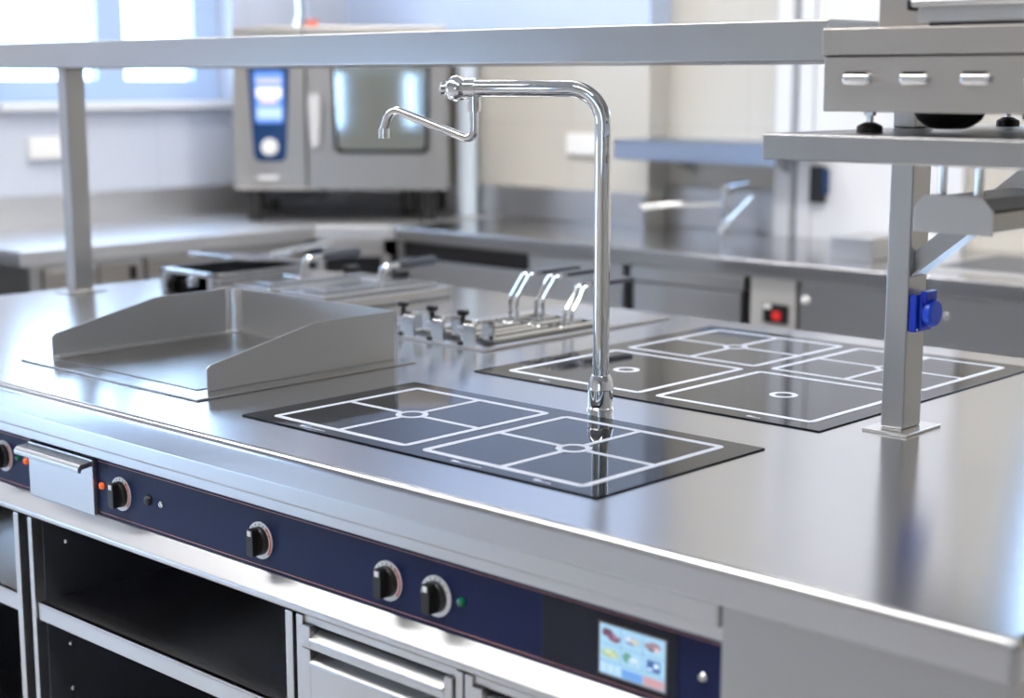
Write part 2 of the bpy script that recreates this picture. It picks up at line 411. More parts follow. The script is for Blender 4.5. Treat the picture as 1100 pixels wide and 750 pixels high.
# ------------------------------------------------------------------ cabinets below the ledge
FY = 1.301
def shelf_cab(x0, x1, label):
    t = thing('shelf_cabinet', label, 'cabinet', ((x0+x1)/2, 1.6, .1), 'open shelf cabinets under the cooking island')
    zt, zb = .6815, .1
    MB().box(x0, x0+.013, FY, 1.96, zb, zt, .0015).build('side_panel', M['steel'], t)
    MB().box(x1-.016, x1, FY, 1.96, zb, zt, .0015).build('side_panel', M['steel'], t)
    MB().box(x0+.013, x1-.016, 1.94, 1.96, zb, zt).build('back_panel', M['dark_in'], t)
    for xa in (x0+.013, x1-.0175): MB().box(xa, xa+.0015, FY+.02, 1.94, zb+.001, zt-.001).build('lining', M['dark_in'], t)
    MB().box(x0+.02, x1-.02, FY+.06, 1.9, 0, zb).build('plinth', M['dull'], t)
    MB().box(x0+.0145, x1-.0175, FY+.01, 1.94, zb, zb+.02, .002).build('floor_panel', M['steel'], t)
    s_ = MB().box(x0+.0150, x1-.0180, FY+.004, 1.94, .531, .535).box(x0+.0150, x1-.0180, FY+.004, FY+.016, .504, .535, .003).build('shelf', M['steel'], t)
    for yy in (1.36, 1.86):
        for zz in (.45, .37, .29, .63):
            MB().lathe([(.004, 0), (.004, .006), (.002, .008)], (x0+.0145, yy, zz), (1, 0, 0), 12).build('shelf_pin', M['satin'], t)
    return t
shelf_cab(-3.10, -2.362, 'open shelf cabinet at the far left edge under the island')
shelf_cab(-2.332, -1.636, 'open shelf cabinet with one shelf, left of the louvred drawer cabinet')

def drawer_cab(x0, x1, label):
    t = thing('drawer_cabinet', label, 'cabinet', ((x0+x1)/2, 1.6, .1), 'drawer cabinets under the cooking island')
    zt, zb = .6815, .1
    c = MB().box(x0, x0+.014, FY, 1.96, zb, zt, .0015).box(x1-.014, x1, FY, 1.96, zb, zt, .0015).box(x0+.014, x1-.014, FY+.004, 1.96, .6715, zt)
    c.box(x0+.014, x1-.014, 1.94, 1.96, zb, zt).box(x0+.014, x1-.014, FY+.02, 1.95, zb, zb+.02)
    c.build('carcass', M['steel'], t)
    MB().box(x0+.0145, x1-.0145, FY+.06, FY+.065, zb+.02, .671).build('slot_shade_sheet', M['black'], t)  # black sheet standing in for the shade inside the drawer slots
    MB().box(x0+.02, x1-.02, FY+.06, 1.9, 0, zb).build('plinth', M['dull'], t)
    fx0, fx1 = x0+.0155, x1-.0155
    z = .6705
    for i, h in enumerate((.032, .17, .33)):
        if z-h < zb: h = z-zb-.01
        # frame of the front, the recess under it and the folded grip lip
        f = MB()
        f.box(fx0, fx0+.018, FY-.004, FY+.02, z-h+.001, z, .001).box(fx1-.014, fx1, FY-.004, FY+.02, z-h+.001, z, .001)
        f.box(fx0+.018, fx1-.014, FY-.004, FY+.016, z-h+.001, z-.018, .001)
        o = f.build('drawer', M['steel'], t)
        MB().prism([(FY-.0035, z-.0215), (FY-.0075, z-.0195), (FY-.0065, z-.0170), (FY+.013, z-.0065), (FY+.014, z-.0090), (FY-.001, z-.0195)], 'x', fx0+.019, fx1-.015).build('handle', M['steel'], o)
        z -= h
    return t
drawer_cab(-1.628, -1.306, 'louvred steel drawer cabinet right of the open shelf cabinet')
drawer_cab(-1.303, -.935, 'louvred steel drawer cabinet under the touch screen')

# ------------------------------------------------------------------ induction cooktops
def zone(par, x0, x1, y0, y1, cross, rr, z, lw=.0108):
    f = MB().rframe(x0, x1, y0, y1, lw, .012, z, .0004)
    cx, cy = (x0+x1)/2, (y0+y1)/2
    f.ring((cx, cy, z), (0, 0, 1), rr-.0078, rr+.001, .0004)
    if cross:
        f.box(cx-.0047, cx+.0047, y0+lw, cy-rr+.001, z, z+.0004).box(cx-.0047, cx+.0047, cy+rr-.001, y1-lw, z, z+.0004)
        f.box(x0+lw, cx-rr+.001, cy-.0047, cy+.0047, z, z+.0004).box(cx+rr-.001, x1-lw, cy-.0047, cy+.0047, z, z+.0004)
    f.build('cooking_zone', M['print'], par)
def logo(par, x, y, z, n, h=.006):
    g = MB(); 
    for i, (w_, hh) in enumerate([(.009, h), (.004, h*.6)]+[(.0035, h*.32)]*n):
        g.box(x, x+w_, y, y+hh, z, z+.0003, M4=None); x += w_+.0016
    g.build('printed_mark', M['print'], par)
c1 = thing('induction_cooktop', 'black glass induction cooktop with two crossed zones in front of the faucet', 'cooktop', (-1.54, 1.595, .9))
MB().box(-1.889, -1.1905, 1.416, 1.772, .9002, .9022, .0006).build('glass_plate', M['ceran'], c1)
zg = .9022
zone(c1, -1.8485, -1.555, 1.4395, 1.742, True, .024, zg); zone(c1, -1.527, -1.2325, 1.4395, 1.742, True, .024, zg)
logo(c1, -1.765, 1.4255, zg, 8); logo(c1, -1.452, 1.4255, zg, 8); logo(c1, -1.305, 1.4255, zg, 3)
c2 = thing('induction_cooktop', 'large black glass induction cooktop with four zones behind the faucet', 'cooktop', (-1.54, 2.26, .9))
MB().box(-1.890, -1.1945, 1.914, 2.606, .9002, .9022, .0006).build('glass_plate', M['ceran'], c2)
ym = 2.262
zone(c2, -1.848, -1.555, 1.951, ym-.014, False, .022, zg); zone(c2, -1.527, -1.230, 1.951, ym-.014, False, .022, zg)
zone(c2, -1.848, -1.555, ym+.014, 2.572, True, .022, zg); zone(c2, -1.527, -1.230, ym+.014, 2.572, True, .022, zg)
logo(c2, -1.33, 1.926, zg, 2); logo(c2, -1.75, 1.926, zg, 2)

# ------------------------------------------------------------------ pot filler faucet
RX, RY = -1.526, 1.821
fa = thing('pot_filler_faucet', 'chrome pot filler faucet with folding arm rising between the cooktops', 'faucet', (RX, RY, .9))
MB().lathe([(.0205, 0), (.0205, .003), (.019, .005), (.019, .031), (.0205, .033), (.0185, .046), (.0145, .054)], (RX, RY, .9), n=40).build('base', M['chrome'], fa)
a = math.radians(10)
R_ = Vector((.728, .685, 0)); Fh = Vector((-.685, .728, 0))
dirn = (-R_*math.cos(a)+Fh*math.sin(a))
ZA = 1.3855
top = Vector((RX, RY, ZA)); end = top+dirn*.212
MB().tube(fillet([(RX, RY, .95), top, end], .052, 14), .0125, 24).build('riser', M['chrome'], fa)
bc = top+dirn*.222
j = MB().lathe([(.0195*math.cos(-PI/2+PI*i/16), .0195*math.sin(-PI/2+PI*i/16)) for i in range(17)], bc, (0, 0, 1), 28)
j.cyl(end-dirn*.018, end+dirn*.004, .0155).lathe([(.0, .0), (.010, 0), (.0115, .006), (.007, .010), (0, .011)], bc+dirn*.016, tuple(dirn), 20)
j.build('swivel_joint', M['chrome'], fa)
dp = bc-dirn*.026
p1 = dp+Vector((0, 0, -.082)); p1 = Vector((p1.x, p1.y, ZA-.079))
sd = (-R_*math.cos(.35)+Fh*math.sin(.35))
p2 = p1+sd*.137+Vector((0, 0, .049))
p3 = p2+sd*.012+Vector((0, 0, -.034))
MB().tube(fillet([dp+Vector((0, 0, -.010)), p1, p2, p3], [.012, .016], 8), .0068, 18).build('swing_arm', M['chrome'], fa)
MB().cyl(p3+Vector((0, 0, .003)), p3+Vector((0, 0, -.012)), .0088).build('spout_tip', M['chrome'], fa)
MB().cyl(dp+Vector((0, 0, -.008)), dp+Vector((0, 0, -.034)), .0105).build('collar', M['chrome'], fa)

# ------------------------------------------------------------------ griddle
gr = thing('griddle', 'steel griddle plate with tall splash guards on three sides', 'griddle', (-2.3, 1.68, .9))
MB().box(-2.56, -2.025, 1.432, 1.905, .9002, .9035, .0012).build('deck', M['top'], gr)
MB().box(-2.505, -2.085, 1.475, 1.87, .9036, .9052, .0006).build('cooking_plate', M['plate'], gr)
prof = [(1.481, .9036), (1.481, .941), (1.487, .946), (1.705, .991), (1.71, .9915), (1.888, .9915), (1.888, .9036)]
MB().prism(prof, 'x', -2.534, -2.531, .0008).box(-2.531, -2.512, 1.482, 1.885, .9036, .9075, .0015).build('splash_guard', M['dull'], gr)
MB().prism(prof, 'x', -2.0665, -2.0635, .0008).build('splash_guard', M['dull'], gr)
MB().box(-2.534, -2.0635, 1.888, 1.891, .9036, .9915, .0008).build('splash_guard', M['dull'], gr)
co = MB(); co.prism([(-2.531, 1.888), (-2.531, 1.866), (-2.5265, 1.866+.0075), (-2.519, 1.8805), (-2.509, 1.888)], 'z', .9036, .9905); co.build('corner_fillet', M['satin'], gr)
MB().cyl((-2.065, 1.8915, .9036), (-2.065, 1.8915, .9915), .004).build('corner_post', M['satin'], gr)

# ------------------------------------------------------------------ fryer with baskets
fr = thing('fryer', 'sunken steel fryer tank with raised side rims and clamp knobs behind griddle', 'fryer', (-2.14, 2.35, .9))
MB().box(-2.290, -2.015, 2.068, 2.098, .9003, .9045, .001).box(-2.030, -2.015, 2.098, 2.632, .9003, .9062, .002).box(-2.285, -2.268, 2.098, 2.632, .9003, .9062, .002).box(-2.268, -2.030, 2.46, 2.632, .9003, .9055, .001).build('rim', M['steel'], fr)
MB().box(-2.268, -2.030, 2.098, 2.46, .9003, .9012).build('tank', M['black'], fr)
def clamp(x):
    c = MB()
    c.prism([(2.075, .9046), (2.075, .945), (2.083, .953), (2.125, .953), (2.133, .945), (2.133, .9046), (2.127, .9046), (2.127, .942), (2.122, .947), (2.086, .947), (2.081, .942), (2.081, .9046)], 'x', x, x+.03, .001)
    c.box(x-.02, x+.002, 2.078, 2.09, .925, .94, .002)
    o = c.build('clamp', M['satin'], fr)
    xk = x-.008
    k = MB().lathe([(.0045, 0), (.0045, .018), (.012, .021), (.0125, .028), (.010, .030)], (xk, 2.084, .941), n=20).build('clamp_knob', M['black'], o)
    MB().cyl((xk, 2.084, .9046), (xk, 2.084, .941), .0045).build('clamp_screw', M['chrome'], o)
    MB().lathe([(.012, 0), (.012, .006), (.006, .008)], (xk, 2.084, .9046), n=20).build('clamp_foot', M['black'], o)
for x in (-2.243, -2.162, -2.078): clamp(x)
def basket(x, zg_, yg0, label):
    t = thing('fryer_basket', label, 'basket', (x, 2.26, .9015), 'wire fryer baskets')
    c = MB(); w = .021; y0, y1 = 2.145, 2.445
    for zz, r in ((.909, .0042), (.9045, .0018)):
        c.tube([(x-w, y0, zz), (x+w, y0, zz), (x+w, y1, zz), (x-w, y1, zz), (x-w, y0, zz)], r, 8)
    for i in range(9):
        yy = y0+(y1-y0)*i/8; c.cyl((x-w, yy, .9045), (x+w, yy, .9045), .0013, n=6)
        for sx in (-w, w): c.cyl((x+sx, yy, .9035), (x+sx, yy, .909), .0013, n=6)
    for i in range(1, 5):
        xx = x-w+2*w*i/5; c.cyl((xx, y0, .9045), (xx, y1, .9045), .0013, n=6)
    c.build('cage', M['chrome'], t)
    h = MB()
    for sx in (-.009, .009):
        h.tube(fillet([(x+sx, yg0-.042, .909), (x+sx, yg0-.042, zg_-.048), (x+sx, yg0, zg_), (x+sx, yg0+.03, zg_)], [.012, .012], 6), .0044, 10)
    h.build('handle_wire', M['chrome'], t)
    MB().prism([(x-.013, zg_-.005), (x-.013, zg_+.005), (x+.013, zg_+.005), (x+.013, zg_-.005)], 'y', yg0+.012, yg0+.155, .0035).build('grip', M['grip'], t)
    return t
basket(-2.215, 1.000, 2.404, 'wire fryer basket with black grip, leftmost of three')
basket(-2.152, 1.000, 2.414, 'wire fryer basket with black grip, middle of three')
basket(-2.080, .985, 2.420, 'wire fryer basket with black grip, nearest to the faucet')

# ------------------------------------------------------------------ lidded boiling pans
def boiler(x0, x1, label, hx, hy, hz):
    t = thing('lidded_pan', label, 'cooking pan', ((x0+x1)/2, 2.36, .9), 'built-in lidded pans behind the griddle')
    MB().box(x0, x1, 2.165, 2.565, .9002, .926, .006, 3).build('pan_rim', M['top'], t)
    ld = MB()
    lid = [(x0+.015, 2.185), (x1-.015, 2.185), (x1-.015, 2.535), (x0+.015, 2.535)]
    ld.box(x0+.015, x1-.015, 2.185, 2.535, .926, .936, .004, 3).box(x0+.05, x1-.05, 2.22, 2.50, .936, .941, .003)
    l = ld.build('lid', M['top'], t)
    MB().tube(fillet([(hx, hy-.012, .9405), (hx, hy, hz), (hx, hy+.06, hz+.002)], [.018], 8), .0085, 14).build('elbow', M['chrome'], l)
    MB().tube([(hx, hy+.045, hz+.002), (hx, hy+.06, hz+.002), (hx, hy+.155, hz+.004), (hx, hy+.165, hz+.004)], [.009, .0115, .0115, .008], 16).build('grip', M['grip'], l)
    MB().box(hx-.05, hx-.03, 2.50, 2.54, .9355, .952, .003).build('hinge', M['black'], l)
    MB().box(hx-.004-.035, hx+.02, hy-.04, hy-.028, .9405, .949, .003).build('latch', M['chrome'], l)
    return t
boiler(-2.955, -2.785, 'lidded steel pan with black grip, left of the pair behind the griddle', -2.865, 2.345, .985)
boiler(-2.780, -2.600, 'lidded steel pan with black grip, right of the pair behind the griddle', -2.690, 2.43, .972)

# open basin with tilted lid
ob = thing('open_basin', 'open steel basin with tilted lid, left of the lidded pans', 'basin', (-3.06, 2.32, .9))
w = MB(); x0, x1, y0, y1, zt_ = -3.172, -2.965, 2.15, 2.43, .958
w.box(x0, x0+.022, y0, y0+.022, .9002, zt_, .003).box(x1-.022, x1, y0, y0+.022, .9002, zt_, .003).box(x0, x1, y0, y0+.02, zt_-.012, zt_, .003)
w.box(x0, x0+.006, y0+.02, y1, .9002, zt_, .002).box(x1-.006, x1, y0+.02, y1, .9002, zt_, .002).box(x0, x1, y1-.006, y1, .9002, zt_, .002).box(x0+.006, x1-.006, y0+.05, y0+.056, .9002, zt_-.014)
w.box(x0+.006, x1-.006, y0+.02, y1-.006, .9002, .904)
w.build('tank', M['top'], ob)
MB().box(x0+.03, x1-.004, -.13, .10, -.004, .004, .002, M4=Matrix.Translation((0, 2.34, .975)) @ Matrix.Rotation(-.10, 4, 'X')).build('lid', M['top'], ob)
MB().tube([(x1-.05, 2.36, .9825), (x1-.05, 2.55, .999)], .0085, 12).build('lid_rod', M['satin'], ob)
MB().lathe([(.012, 0), (.016, .006), (.012, .018)], (x0+.075, y0+.05, .925), (0, -1, 0), 18).build('drain_tap', M['chrome'], ob)
MB().box(x0+.024, x0+.055, y0+.036, y0+.05, .9045, .925).build('vent', M['black'], ob)

# ------------------------------------------------------------------ bridge shelf on posts
br = thing('bridge_shelf', 'long steel bridge shelf on two posts spanning the cooking island', 'shelf', (-2.2, 2.02, .9))
MB().box(-3.55, -1.142, 1.819, 2.21, 1.4225, 1.4775, .003, 3).build('shelf_board', M['steelv'], br)
def post(x0, z1, m='steelv'):
    p = MB().box(x0, x0+.036, 1.992, 2.044, .904, z1, .003, 3).build('post', M[m], br)
    MB().box(x0-.016, x0+.056, 1.968, 2.068, .9002, .904, .001).build('base_plate', M['satin'], p)
    return p
post(-3.327, 1.4225)
post(-1.142, 1.2985)
lab(MB().box(-1.1415, -1.106, 1.992, 2.044, 1.3325, 1.4775, .003).build('post', M['steelv'], br), 'short upper post section')

# salamander shelf
ss = thing('side_shelf', 'steel side shelf on the right post carrying the salamander grill', 'shelf', (-.75, 2.0, 1.299))
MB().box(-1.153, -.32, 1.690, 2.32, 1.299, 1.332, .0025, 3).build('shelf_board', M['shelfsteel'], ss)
bz = MB()
bz.prism([(-1.1055, 1.127), (-1.1055, 1.160), (-.935, 1.2985), (-.885, 1.2985)], 'y', 2.006, 2.010)
bz.prism([(-1.1055, 1.124), (-1.1055, 1.128), (-.89, 1.2985), (-.885, 1.2985)], 'y', 1.998, 2.036)
bz.build('brace', M['shelfsteel'], ss)
MB().box(-.36, -.324, 1.992, 2.044, .9045, 1.2985, .003).build('post', M['steelv'], ss)

# hanging channel under the side shelf
hc = thing('hanging_channel', 'short boxed steel channel hung on two rods under the side shelf', 'rail', (-.91, 1.85, 1.216))
ep = [(-.962, 1.2165), (-.962, 1.246), (-.949, 1.2625), (-.874, 1.2625), (-.859, 1.246), (-.859, 1.2165)]
MB().prism(ep, 'y', 1.738, 1.742, .0006).build('end_cap', M['steel'], hc)
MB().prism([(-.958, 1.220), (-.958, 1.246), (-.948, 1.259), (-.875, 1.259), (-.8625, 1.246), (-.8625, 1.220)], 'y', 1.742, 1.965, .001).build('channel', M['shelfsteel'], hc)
MB().box(-.8622, -.8605, 1.745, 1.965, 1.2425, 1.247).build('seam_strip', M['black'], hc)
for x in (-.933, -.885): MB().cyl((x, 1.752, 1.2588), (x, 1.752, 1.2988), .0058).build('rod', M['chrome'], hc)
MB().lathe([(.0035, 0), (.0035, .004), (.002, .006)], (-.905, 1.80, 1.259), n=12).build('screw', M['black'], hc)

# blue socket on the post
so = thing('blue_socket', 'blue plastic power socket with round flap on the right post', 'socket', (-1.105, 2.018, 1.075))
MB().box(-1.1058, -1.094, 1.995, 2.043, 1.046, 1.100, .002).build('back_plate', M['blue'], so)
MB().box(-1.0942, -1.083, 2.003, 2.036, 1.088, 1.105, .003).box(-1.0942, -1.088, 2.001, 2.039, 1.05, 1.097, .003).build('hinge_block', M['blue'], so)
MB().lathe([(.0185, 0), (.0195, .003), (.0195, .010), (.0175, .0125), (.012, .0135)], (-1.0885, 2.020, 1.073), (1, 0, 0), 32).build('flap', mat('bright_blue_plastic', (.02, .10, .85), .3), so)
MB().lathe([(.002, 0), (.002, .001)], (-1.0942, 1.999, 1.050), (1, 0, 0), 10).build('screw', M['satin'], so)

# ------------------------------------------------------------------ salamander grill
sa = thing('salamander_grill', 'steel salamander grill with slotted front standing on the side shelf', 'grill', (-.72, 1.95, 1.332))
GY = 1.730
slots = []
xs = [-1.063, -.984, -.9045, -.825, -.7455, -.666, -.5865]
sw = .041
zl, zh = 1.392, 1.4075
MB().box(-1.091, -.40, GY, 2.20, 1.3595, 1.427, .002).build('body', M['warm_steel'], sa)
for x in xs:
    # rounded louvre scoop
    l_ = MB().box(x, x+sw, GY-.0075, GY+.008, zl, zh, .0065, 5).build('louvre', M['satin'], sa)
    MB().box(x+.006, x+sw-.006, GY-.0060, GY+.004, zh-.0022, zh+.0008).build('louvre_slit', M['black'], l_)
MB().box(-1.093, -.40, GY-.003, 2.20, 1.4285, 1.4615, .0025).build('band', M['warm_steel'], sa)
MB().box(-1.09, -.40, GY+.004, 2.18, 1.4265, 1.4290).build('seam', M['black'], sa)
MB().box(-1.046, -.40, GY+.05, 2.18, 1.4615, 1.80, .003).build('hood', M['warm_steel'], sa)
MB().box(-.968, -.40, GY+.006, GY+.05, 1.4655, 1.4850, .002).build('tray', M['steel'], sa)
MB().tube([(-.972, GY+.004, 1.4895), (-.41, GY+.004, 1.4895)], .0058, 14).build('tray_grip', M['steel'], sa)
MB().box(-.980, -.971, GY+.0, GY+.05, 1.4800, 1.4945, .003).box(-.95, -.42, GY+.004, GY+.05, 1.4615, 1.4656).build('tray_end', M['black'], sa)
for x, y in ((-1.064, 1.80), (-.44, 1.80), (-1.064, 2.185), (-.44, 2.185)):
    f = MB().lathe([(.0165, 0), (.0165, .006), (.0155, .0085), (.008, .0125), (.006, .013)], (x, y, 1.3322), n=24).build('foot', M['rubber'], sa)
    MB().cyl((x, y, 1.345), (x, y, 1.3595), .0045).cyl((x, y, 1.3535), (x, y, 1.3595), .0075, n=6).build('foot_bolt', M['satin'], f)
MB().lathe([(.020, 0), (.030, .004), (.040, .012), (.045, .022)], (-.985, 1.86, 1.337), n=36).build('underside_dome', M['rubber'], sa)
MB().box(-.86, -.82, 1.80, 1.84, 1.3510, 1.3596, .003).build('underside_block', M['rubber'], sa)

# ------------------------------------------------------------------ back counters
CF, LFX = 3.665, -4.205      # front lines of right run and left run
A = (LFX, 3.487); B = (-4.025, CF)
wc = thing('window_counter', 'steel counter along the window wall with a clipped inner corner under the oven', 'counter', (-4.55, 3.3, .853))
MB().prism([(XL+.002, 2.37), (LFX, 2.37), A, B, (-4.0, CF), (-4.0, 4.248), (XL+.002, 4.248)], 'z', .853, .9, .004, 3).build('counter_top', M['counter'], wc)
tag(MB().box(XL+.0015, XL+.016, 2.40, 4.23, .9003, 1.008, .003).build('backsplash', M['counter']), 'steel backsplash strip under the window behind the left counter', 'backsplash')
ct = thing('back_counter', 'long steel counter running along the beige back wall', 'counter', (-2.2, 4.0, .853))
MB().prism([(-3.998, CF), (-.30, CF), (-.30, YB-.002), (-3.359, YB-.002), (-3.359, 4.248), (-3.998, 4.248)], 'z', .853, .9, .004, 3).build('counter_top', M['top'], ct)
tag(MB().box(XL+.02, -3.362, 4.235, 4.2485, .9003, 1.012, .003).build('backsplash', M['steelv']), 'steel backsplash strip on the back wall between oven and sink tap', 'backsplash')
tag(MB().box(-3.358, -2.905, YB-.016, YB-.0015, .9003, 1.035, .003).build('backsplash', M['steelv']), 'steel backsplash behind the sink tap under the wall shelf', 'backsplash')
# under-counter cabinets, right run
def unit(name, label, cat, x0, x1, m, z0=.1, z1=.8525, y0=CF+.02):
    t = thing(name, label, cat, ((x0+x1)/2, 4.0, z0))
    MB().box(x0, x1, y0+.018, 4.23, z0, z1).build('body', M['dull'], t)
    MB().box(x0+.006, x1-.006, y0, y0+.018, z0+.01, z1-.012, .003).build('door', m, t)
    return t
u = thing('dishwasher', 'under-counter appliance with black control strip right of the oven', 'appliance', (-3.55, 4.0, .1))
MB().box(-3.99, -3.10, CF+.03, 4.23, .1, .8525).build('body', M['dull'], u)
MB().box(-3.97, -3.40, CF+.018, CF+.031, .795, .850, .003).build('control_strip', M['black'], u)
MB().box(-3.97, -3.105, CF+.012, CF+.031, .12, .793, .004).build('door', M['dull'], u)
MB().box(-3.39, -3.105, CF+.018, CF+.031, .795, .850, .003).build('side_panel', M['dull'], u)
u2 = thing('counter_cabinet', 'pale steel cabinet behind the faucet with a recessed vertical grip', 'cabinet', (-3.03, 4.0, .1))
MB().box(-3.098, -2.995, CF+.03, 4.23, .1, .8525).box(-3.098, -2.998, CF+.012, CF+.03, .11, .848, .003).build('door', M['steel'], u2)
u3 = thing('counter_fridge', 'steel undercounter fridge with a wide door, left of the red switch', 'fridge', (-2.75, 4.0, .1))
MB().box(-2.99, -2.545, CF+.03, 4.23, .1, .8525).build('body', M['black'], u3)
MB().box(-2.955, -2.565, CF+.008, CF+.03, .11, .800, .004).box(-2.965, -2.555, CF+.006, CF+.03, .806, .848, .004).build('door', M['steel'], u3)
MB().box(-2.985, -2.968, CF+.006, CF+.03, .70, .845, .004).build('grip', M['black'], u3)
u4 = thing('switch_cabinet', 'narrow steel cabinet front with red and black rocker switch', 'cabinet', (-2.47, 4.0, .1))
MB().box(-2.535, -2.385, CF+.012, 4.23, .1, .8525, .003).build('front_panel', M['palepanel'], u4)
MB().box(-2.487, -2.405, CF+.004, CF+.012, .728, .782, .004).build('switch_plate', M['black'], u4)
MB().box(-2.452, -2.425, CF-.003, CF+.004, .738, .762, .003).build('rocker', M['red'], u4)
MB().box(-2.480, -2.458, CF-.002, CF+.004, .768, .780, .002).build('label_plate', M['white'], u4)
u5 = thing('counter_cabinet', 'wide plain steel cabinet behind the right post, right of the red switch', 'cabinet', (-1.9, 4.0, .1))
MB().box(-2.372, -.34, CF+.03, 4.23, .1, .8525).build('body', M['black'], u5)
MB().box(-2.37, -1.42, CF+.012, CF+.032, .12, .849, .004).build('door', M['steel'], u5)
MB().box(-1.41, -.36, CF+.012, CF+.032, .12, .849, .004).build('door', M['steel'], u5)
MB().lathe([(.011, 0), (.011, .008), (.006, .012)], (-2.352, CF+.012, .802), (0, -1, 0), 18).build('lock', M['white'], u5)
MB().lathe([(.009, 0), (.009, .004), (.006, .006)], (-1.93, CF+.012, .80), (0, -1, 0), 18).build('lock', M['satin'], u5)
# left run cabinets
v = thing('drawer_unit', 'pale steel drawer unit under the window counter beside the left post', 'cabinet', (-4.55, 2.6, .1))
MB().box(XL+.02, LFX-.02, 2.40, 2.80, .1, .8525).build('body', M['dull'], v)
MB().box(LFX-.02, LFX-.008, 2.40, 2.44, .1, .8525, .003).build('stile', M['steel'], v)
for z0, z1 in ((.78, .84), (.70, .772), (.60, .692)):
    o = MB().box(LFX-.02, LFX-.004, 2.447, 2.63, z0, z1, .004).build('drawer', M['warm_steel'], v)
    MB().box(LFX-.006, LFX+.008, 2.46, 2.62, z1-.014, z1-.004, .003).build('handle', M['warm_steel'], o)
MB().box(LFX-.02, LFX-.006, 2.637, 2.795, .12, .84, .004).build('door', M['warm_steel'], v)
MB().box(LFX-.006, LFX+.004, 2.745, 2.765, .785, .828, .003).build('lock', M['black'], v)
v2 = thing('counter_cabinet', 'plain warm steel cabinet under the window counter left of the oven', 'cabinet', (-4.55, 3.1, .1))
MB().box(XL+.02, LFX-.02, 2.805, 3.46, .1, .8525).build('body', M['dull'], v2)
MB().box(LFX-.02, LFX-.006, 2.81, 3.12, .12, .842, .004).build('door', M['warm_steel'], v2)
MB().box(LFX-.02, LFX-.006, 3.13, 3.45, .12, .842, .004).build('door', M['warm_steel'], v2)
v3 = thing('undercounter_fridge', 'grey steel appliance at the far left edge beyond a dark gap', 'appliance', (-4.5, 1.95, 0))
MB().box(XL+.02, LFX-.03, 1.6, 2.30, .0, .895, .004).build('body', M['dull'], v3)
MB().box(LFX-.03, LFX-.008, 1.61, 2.29, .08, .88, .004).build('door', M['dull'], v3)
for t_, x0, x1, y0, y1 in ((u, -3.98, -3.11, CF+.08, 4.2), (u2, -3.095, -3.0, CF+.08, 4.2), (u3, -2.98, -2.55, CF+.08, 4.2), (u4, -2.53, -2.39, CF+.08, 4.2), (u5, -2.36, -.36, CF+.08, 4.2), (v, XL+.03, LFX-.09, 2.41, 2.79), (v2, XL+.03, LFX-.09, 2.81, 3.45)):
    MB().box(x0, x1, y0, y1, 0, .1).build('plinth', M['dull'], t_)
# corner unit, recessed below the clipped counter corner
cu = MB().prism([(XL+.03, 3.47), (LFX-.03, 3.47), (LFX-.03, 3.53), (-4.07, CF+.03), (-4.0, CF+.03), (-4.0, 4.2), (XL+.03, 4.2)], 'z', .0, .79)
cun = thing('corner_cabinet', 'dark corner cabinet below the combi oven counter', 'cabinet', (-4.5, 3.9, .1))
cu.build('body', M['black'], cun)
nx = Vector((B[0]-A[0], B[1]-A[1], 0)); Ld = nx.length; ang = math.atan2(nx.y, nx.x)
MC = Matrix.Translation((A[0], A[1], 0)) @ Matrix.Rotation(ang, 4, 'Z')
MB().box(.02, Ld-.02, .002, .05, .795, .852, .003, M4=MC).build('drawer_front', M['warm_steel'], cun)

for xa in (.0, Ld-.028): MB().box(xa, xa+.028, .012, .06, .1, .80, .003, M4=MC).build('stile', M['warm_steel'], cun)
MB().box(-4.0, -3.972, CF+.012, CF+.031, .1, .8525, .003).build('stile', M['steel'], u)
# ------------------------------------------------------------------ combi oven on the corner
MO = Matrix.Translation((-4.557, 3.413, 0)) @ Matrix.Rotation(math.atan2(.685, .728), 4, 'Z')   # local x along the front, y into the oven
def OP(p): return tuple(MO @ Vector(p))
ov = thing('combi_oven', 'steel combi oven with blue control panel and glass door in the corner', 'oven', OP((.38, .3, .9)))
OW, OD = .752, .54
MB().box(0, OW, .03, OD, 1.01, 1.583, .008, 3, M4=MO).build('body', M['warm_steel'], ov)
MB().box(.0, .258, .0, .03, 1.012, 1.581, .008, 3, M4=MO).build('control_column', M['warm_steel'], ov)
dr = MB()
# door frame around the window
wx0, wx1, wz0, wz1 = .352, .695, 1.142, 1.50
for q in ((.268, wx0, 1.012, 1.545), (wx1, OW, 1.012, 1.545), (wx0, wx1, 1.012, wz0), (wx0, wx1, wz1, 1.545)): dr.box(q[0], q[1], 0, .03, q[2], q[3], M4=MO)
dro = dr.build('door', M['warm_steel'], ov)
def trap(x0, x1, z0, z1, tx, r=.02):
    pts = [(x0, z1), (x1, z1), (x1-tx, z0), (x0+tx, z0)]
    f = fillet([Vector((p[0], p[1], 0)) for p in [((x0+x1)/2, z1)]+[pts[1], pts[2], pts[3], pts[0]]+[((x0+x1)/2, z1)]], r, 5)
    return [(p.x, p.y) for p in f[:-1]]
MB().prism(trap(wx0-.004, wx1+.004, wz0-.003, wz1+.003, .014), 'y', -.004, .012, M4=MO).build('window_gasket', M['black'], dro)
MB().prism(trap(wx0+.008, wx1-.008, wz0+.012, wz1-.008, .012), 'y', -.006, -.0042, M4=MO).build('window_glass', M['ovenglass'], dro)
MB().prism(trap(.270, .318, 1.16, 1.345, .010, .018), 'y', -.055, -.03, .006, M4=MO).box(.284, .304, -.032, .001, 1.17, 1.19, .003, M4=MO).box(.284, .304, -.032, .001, 1.31, 1.33, .003, M4=MO).build('handle', mat('pale_grey_handle', (.62, .62, .64), .35), dro)
cpn = MB().prism(trap(.052, .208, 1.112, 1.545, .022, .025), 'y', -.006, .001, .002, M4=MO).build('blue_panel', M['ovenblue'], ov)
